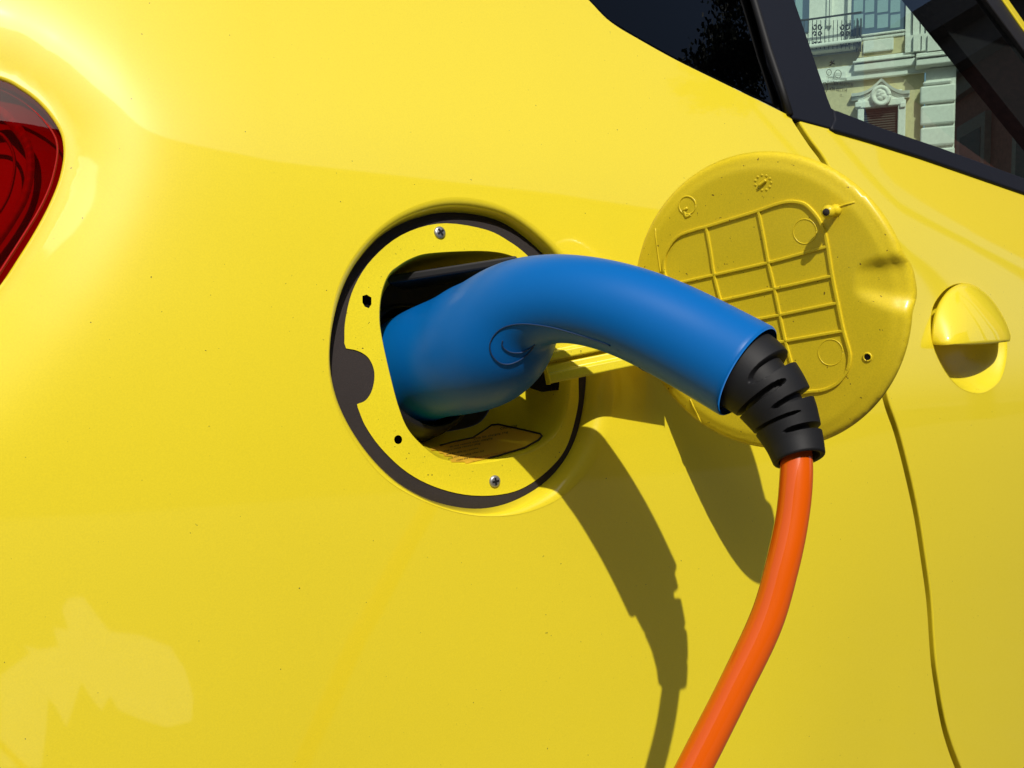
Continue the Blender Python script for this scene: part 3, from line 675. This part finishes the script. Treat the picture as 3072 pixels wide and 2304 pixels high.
for pts in ([(2488, 196), (2496, 190), (2502, 182)], [(2490, 186), (2498, 190), (2504, 192)], [(2494, 182), (2497, 188), (2492, 197)]):
    q = on_glass(*np.array(pts, float).T); v, f = tube(q, 0.0004, 5); mk('glass_mark', v, f, M['mark'], door)

# ================================================================== SETTING
M['ground'] = plain('grey_asphalt', (0.085, 0.08, 0.075), rough=0.9, var=0.3)
g = mk('ground', [(-150, -150, -Z0), (150, -150, -Z0), (150, 150, -Z0), (-150, 150, -Z0)], [(0, 1, 2, 3)], M['ground'], None, smooth=False); g['kind'] = 'structure'
M['pale_patch'] = plain('pale_ground_patch', (0.58, 0.56, 0.50), rough=0.8, var=0.15)  # pale colour stands in for sunlit ground between shadows
PALE_PX = [(250, 1482), (285, 1560), (330, 1650), (420, 1665), (510, 1720), (555, 1830), (580, 1960), (575, 2080), (500, 2110), (420, 2070), (355, 2025), (330, 1960), (305, 2030), (270, 1960), (245, 1890), (225, 1990), (200, 2110), (170, 2020), (145, 1965), (140, 2100), (125, 2304), (60, 2304), (0, 2304), (0, 1860), (50, 1800), (90, 1750), (70, 1715), (120, 1735), (175, 1720), (160, 1630), (205, 1640), (185, 1540), (205, 1490)]  # outline of the pale reflection in the paint, traced back onto the ground
pale_pts = []
P3 = hit(densify(np.array([(x, 1790 + (y - 1482) * 0.626) for x, y in PALE_PX], float), 14.0), 0, S)
N3 = Sn(P3[:, 0], P3[:, 2])
for p, n in zip(P3, N3):
    d = norm(p - CAM); r = d - 2 * (d @ n) * n
    if r[2] > -0.03: r[2] = -0.03
    pale_pts.append(p + r * ((-Z0 + 0.004 - p[2]) / r[2]))
pv = mk('mirrored_pale_patch', pale_pts, [tuple(range(len(pale_pts)))], M['pale_patch'], None, smooth=False); pv['kind'] = 'structure'  # unseen ground patch, added and shaped so the paint mirrors a pale area

# --- pale palace facade on the far side of the car, seen through its windows
M['stone'] = plain('white_stucco', (0.82, 0.82, 0.77), rough=0.85, var=0.10)
M['stucco'] = plain('cream_stucco', (0.66, 0.56, 0.33), rough=0.9, var=0.12)
M['frame_blue'] = plain('blue_grey_window_frame', (0.07, 0.11, 0.18), rough=0.5)
M['pane'] = plain('sky_tinted_window_pane', (0.30, 0.42, 0.46), rough=0.08, coat=1.0)  # pale teal base stands in for the sky mirrored in the panes
M['dark'] = plain('dark_opening', (0.02, 0.02, 0.018), rough=0.7)
M['iron'] = plain('black_iron', (0.02, 0.02, 0.02), rough=0.6)
M['slat'] = plain('brown_shutter', (0.06, 0.05, 0.04), rough=0.6)
FL = 20.0
fd = ray(2640, 230); fh = norm([fd[0], fd[1], 0]); FP = CAM + fh * FL; FN = -fh; FA = norm(np.cross([0, 0, 1.0], FN)); 
if FA @ R < 0: FA = -FA
FB = np.array([0, 0, 1.0])
def fz(x, y):
    d = ray(2360 + x * 0.32555, y * 0.32555); p = CAM + d * (((FP - CAM) @ FN) / (d @ FN)); return (p - FP) @ FA, p[2]
palace = root('palace_building', 'pale green-white palace facade with balcony and pedimented window seen through car windows', 'building', (float(FP[0]), float(FP[1]), 0.0))
def fbox(x0, y0, x1, y1, d0, d1):
    xm, ym = (x0 + x1) / 2, (y0 + y1) / 2
    u0 = fz(x0, ym)[0]; u1 = fz(x1, ym)[0]; v0 = fz(xm, y1)[1]; v1 = fz(xm, y0)[1]
    c = FP + FA * (u0 + u1) / 2 + FN * (d0 + d1) / 2; c = np.array([c[0], c[1], (v0 + v1) / 2])
    return box(c, (abs(u1 - u0), abs(d1 - d0), abs(v1 - v0)), (FA, FN, FB))
def fpart(name, mat, boxes, parent=None, bev=0.0):
    v, f = join(*[fbox(*b) for b in boxes]); o = mk(name, v, f, mat, parent or palace, smooth=False)
    if bev: bevel(o, bev, 2)
    return o
ground_y = 4500
fpart('upper_wall', M['stone'], [(-900, -1400, 1560, 515, -0.4, 0)])
fpart('lower_wall', M['stucco'], [(-900, 515, 1245, 2900, -0.4, 0)])
fpart('frieze', M['stone'], [(-900, 640, 1560, 775, 0, 0.06), (-900, 775, 1110, 805, 0, 0.12)])
fpart('pilaster', M['stone'], [(1110, -1400, 1172, 500, 0, 0.10), (1178, -1400, 1242, 500, 0, 0.18), (1248, -1400, 1290, 500, 0, 0.22), (1296, -1400, 1560, 500, 0, 0.28), (1090, 352, 1158, 505, 0, 0.18), (1163, 352, 1232, 505, 0, 0.26), (1238, 352, 1284, 505, 0, 0.30), (1290, 352, 1562, 505, 0, 0.36)])
fpart('pilaster', M['stone'], [(1255, 640, 1528, 2900, 0, 0.12)])
for y0, y1, x0, x1 in ((762, 800, 1250, 1515), (806, 968, 1225, 1552), (986, 1164, 1228, 1546), (1186, 1362, 1226, 1540), (1384, 1560, 1226, 1540)):
    fpart('quoin', M['stone'], [(x0, y0, x1, y1, 0.12, 0.22)], bev=0.04)
fpart('cornice', M['stone'], [(620, 582, 1182, 652, 0, 0.17), (610, 556, 1176, 578, 0, 0.21), (640, 520, 1170, 552, 0, 0.12)], bev=0.02)
fpart('cornice', M['stone'], [(1186, 565, 1692, 626, 0, 0.36), (1184, 540, 1660, 562, 0, 0.40), (1186, 512, 1640, 536, 0, 0.34)], bev=0.02)
fpart('wall_strip', M['stone'], [(382, -1400, 405, 240, 0, 0.05), (412, -1400, 430, 240, 0, 0.08)])
w1 = fpart('window', M['frame_blue'], [(600, -500, 1108, 305, 0, 0.04)])
for x0, x1 in ((618, 704), (722, 806), (836, 934), (956, 1046)):
    for y0, y1 in ((-300, -8), (4, 118), (140, 262)):
        fpart('pane', M['pane'], [(x0, y0, x1, y1, 0.04, 0.045)], w1)
fpart('window_surround', M['stone'], [(568, -500, 600, 305, 0, 0.14)])
w2 = fpart('window', M['frame_blue'], [(-150, -500, 212, 320, 0, 0.04)])
fpart('pane', M['pane'], [(-40, -300, 60, 185, 0.04, 0.045)], w2); fpart('pane', M['pane'], [(84, -300, 150, 185, 0.04, 0.045)], w2)
fpart('sill', M['stone'], [(690, 308, 1088, 330, 0, 0.12), (694, 330, 1086, 362, 0, 0.09)], bev=0.02)
fpart('parapet_panel', M['stucco'], [(660, 364, 1090, 512, 0, 0.06)]); fpart('parapet_panel', M['stone'], [(704, 376, 985, 488, 0.06, 0.12)], bev=0.02)
bal = fpart('balcony', M['stone'], [(-900, 492, 690, 528, 0, 0.34), (-900, 530, 670, 556, 0, 0.26)], bev=0.03)
def fpt(x, y, d):
    u, v = fz(x, y); p = FP + FA * u + FN * d; return np.array([p[0], p[1], v])
fpart('rail', M['iron'], [(-300, 218, 690, 232, 0.28, 0.31), (-300, 470, 690, 480, 0.28, 0.31)], bal)
for x in list(range(-60, 690, 38)): fpart('baluster', M['iron'], [(x - 3, 230, x + 3, 490, 0.285, 0.305)], bal)
for x in (650, 684): fpart('baluster', M['iron'], [(x - 6, 215, x + 6, 490, 0.1, 0.31)], bal)
for xc in (290, 540):
    for sx in (-1, 1):
        for yc, h, r0 in ((290, 1, 34), (360, -1, 30), (440, 1, 28)):
            q = [fpt(xc + sx * (22 + (r0 - 3.2 * k) * 0.62 * math.cos(h * k * 0.75)), yc + (r0 - 3.2 * k) * math.sin(h * k * 0.75), 0.32) for k in range(9)]
            v, f = tube(cr(q, 30), 0.014, 6); mk('scroll', v, f, M['iron'], bal)
low = fpart('window', M['stone'], [(642, 935, 702, 2300, 0, 0.16), (1010, 935, 1082, 2300, 0, 0.16), (642, 935, 1082, 1000, 0, 0.18), (1040, 960, 1092, 1010, 0, 0.2), (632, 960, 690, 1010, 0, 0.2)], bev=0.02)
fpart('opening', M['dark'], [(700, 1000, 1012, 2300, 0, 0.02)], low)
for y in range(1010, 1500, 22): fpart('shutter_slat', M['slat'], [(704, y, 1008, y + 10, 0.02, 0.05)], low)
fpart('tympanum', M['stone'], [(690, 850, 1060, 940, 0, 0.08)], low)
ped = [(598, 893), (640, 888), (690, 880), (760, 850), (830, 793), (874, 756), (918, 793), (990, 842), (1060, 866), (1132, 862)]
for dy, dep in ((0, 0.17), (30, 0.11)):
    pc = cr(np.array(ped, float), 40); rings = []
    for x, y in pc: rings.append(np.array([fpt(x, y + dy - 13, 0.0), fpt(x, y + dy - 13, dep), fpt(x, y + dy + 13, dep - 0.02), fpt(x, y + dy + 13, 0.0)]))
    v, f = loft(rings); f += [(0, 1, 2, 3), tuple(range(len(v) - 4, len(v)))]; mk('pediment', v, f, M['stone'], low, smooth=False)
for rr0, rad in ((78, 0.05), (58, 0.03)):
    q = [fpt(868 + rr0 * 0.95 * math.cos(t), 908 + rr0 * math.sin(t), 0.22) for t in np.linspace(0, 2 * math.pi, 30)]; v, f = tube(q, rad, 8); mk('medallion', v, f, M['stone'], low)
for k in range(9):
    t = k * 2.4; q = fpt(868 + 30 * math.cos(t) * (k / 9), 900 + 44 * math.sin(t) * (k / 9), 0.16)
    v, f = tube([q - FN * 0.1, q, q + FN * 0.08, q + FN * 0.11], [0.10, 0.10, 0.075, 0.02], 8); mk('medallion', v, f, M['stone'], low)
fpart('wall_sign', M['stone'], [(440, 672, 545, 742, 0.06, 0.10)])

# --- shaded brick building next to it
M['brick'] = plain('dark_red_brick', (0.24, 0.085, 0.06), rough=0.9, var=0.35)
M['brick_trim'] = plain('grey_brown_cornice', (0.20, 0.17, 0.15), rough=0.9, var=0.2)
bq = ray(2846, 400); bq = CAM + norm([bq[0], bq[1], 0]) * 24.0
BD = norm([-0.53, -0.85, 0]); BN = norm([-0.85, 0.53, 0])
brick = root('brick_building', 'dark red brick building in shade beside the pale facade, seen through the car window', 'building', (float(bq[0]), float(bq[1]), 0.0))
def bbox(s0, s1, z0, z1, d0, d1):
    c = bq + BD * (s0 + s1) / 2 + BN * (d0 + d1) / 2; c = np.array([c[0], c[1], (z0 + z1) / 2 - Z0])
    return box(c, (s1 - s0, d1 - d0, z1 - z0), (BD, BN, FB))
def bpart(name, mat, bs, parent=None):
    v, f = join(*[bbox(*b) for b in bs]); return mk(name, v, f, mat, parent or brick, smooth=False)
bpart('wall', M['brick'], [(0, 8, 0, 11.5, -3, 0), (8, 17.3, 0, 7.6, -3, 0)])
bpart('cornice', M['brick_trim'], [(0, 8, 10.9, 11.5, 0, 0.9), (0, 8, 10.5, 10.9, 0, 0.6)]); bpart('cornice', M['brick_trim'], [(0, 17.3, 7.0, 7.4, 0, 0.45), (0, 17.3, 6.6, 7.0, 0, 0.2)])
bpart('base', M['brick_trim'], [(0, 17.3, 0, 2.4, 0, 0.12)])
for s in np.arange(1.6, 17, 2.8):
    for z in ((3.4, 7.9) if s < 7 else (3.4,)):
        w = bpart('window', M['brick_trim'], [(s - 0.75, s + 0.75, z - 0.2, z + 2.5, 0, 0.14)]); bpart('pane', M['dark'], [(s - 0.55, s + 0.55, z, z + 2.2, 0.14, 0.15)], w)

# --- shaded house row added across the street, out of view, to be mirrored softly in the paint below the shoulder line
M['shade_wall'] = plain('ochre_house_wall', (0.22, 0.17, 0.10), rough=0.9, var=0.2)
HY = -32.0
row = root('street_house', 'tall shaded ochre apartment house added across the street, out of view, to be mirrored in the yellow paint', 'house', (3.0, HY - 6, 0.0))
def hpart(name, mat, bs, parent=None):
    v, f = join(*[box(((a + b) / 2, (HY + d0 + HY + d1) / 2, (c + e) / 2 - Z0), (b - a, d1 - d0, e - c)) for a, b, c, e, d0, d1 in bs])
    return mk(name, v, f, mat, parent or row, smooth=False)
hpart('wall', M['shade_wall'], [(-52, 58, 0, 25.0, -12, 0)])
hpart('eaves', M['brick_trim'], [(-52.4, 58.4, 24.4, 25.0, 0.002, 1.0)])
for x in np.arange(-48, 56, 6.2):
    for z in (1.2, 5.0, 8.8, 12.6, 16.4, 20.2):
        w = hpart('window', M['brick_trim'], [(x - 0.8, x + 0.8, z - 0.15, z + 2.2, 0.002, 0.08)]); hpart('pane', M['dark'], [(x - 0.6, x + 0.6, z, z + 2.0, 0.082, 0.09)], w)

# --- two umbrella pines added out of view: dark crowns to be mirrored in the quarter window
M['leaf'] = plain('dark_green_needles', (0.040, 0.060, 0.018), rough=0.6, var=0.4)
M['bark'] = plain('grey_brown_bark', (0.12, 0.09, 0.07), rough=0.9, var=0.3)
for az, dist, zc_, rx, rz, lab in ((71.5, 20.0, 18.6, 1.7, 0.9, 'flat-crowned umbrella pine added out of view, the lower one mirrored in the rear quarter window'), (77.5, 20.0, 19.2, 1.9, 1.2, 'taller umbrella pine added out of view, mirrored beside the black window pillar')):
    x, y = dist * math.sin(math.radians(az)), -dist * math.cos(math.radians(az))
    t = root('pine_tree', lab, 'tree', (x, y, 0), 'added umbrella pines down the street')
    V = []; Fc = []
    for _ in range(40):
        a = RNG.uniform(0, 2 * math.pi); r = math.sqrt(RNG.uniform()); c = np.array([x + rx * r * math.cos(a), y + rx * r * math.sin(a), zc_ + rz * (RNG.uniform(-0.6, 0.9) * (1 - 0.5 * r))])
        for _ in range(110):
            p = c + RNG.normal(size=3) * np.array([0.28, 0.28, 0.16]); a1 = norm(RNG.normal(size=3)) * 0.10; b1 = norm(np.cross(a1, RNG.normal(size=3))) * 0.06
            i = len(V); V += [p - a1, p + b1, p + a1, p - b1]; Fc.append((i, i + 1, i + 2, i + 3))
    mk('crown', V, Fc, M['leaf'], t, smooth=False, rel=False)
    pth = [np.array([x, y, 0]), np.array([x + 0.15, y, zc_ * 0.35]), np.array([x - 0.1, y + 0.1, zc_ * 0.7]), np.array([x, y, zc_ + 0.2])]
    v, f = tube(cr(pth, 14), np.linspace(0.26, 0.10, 14), 10); mk('trunk', v, f, M['bark'], t, rel=False)
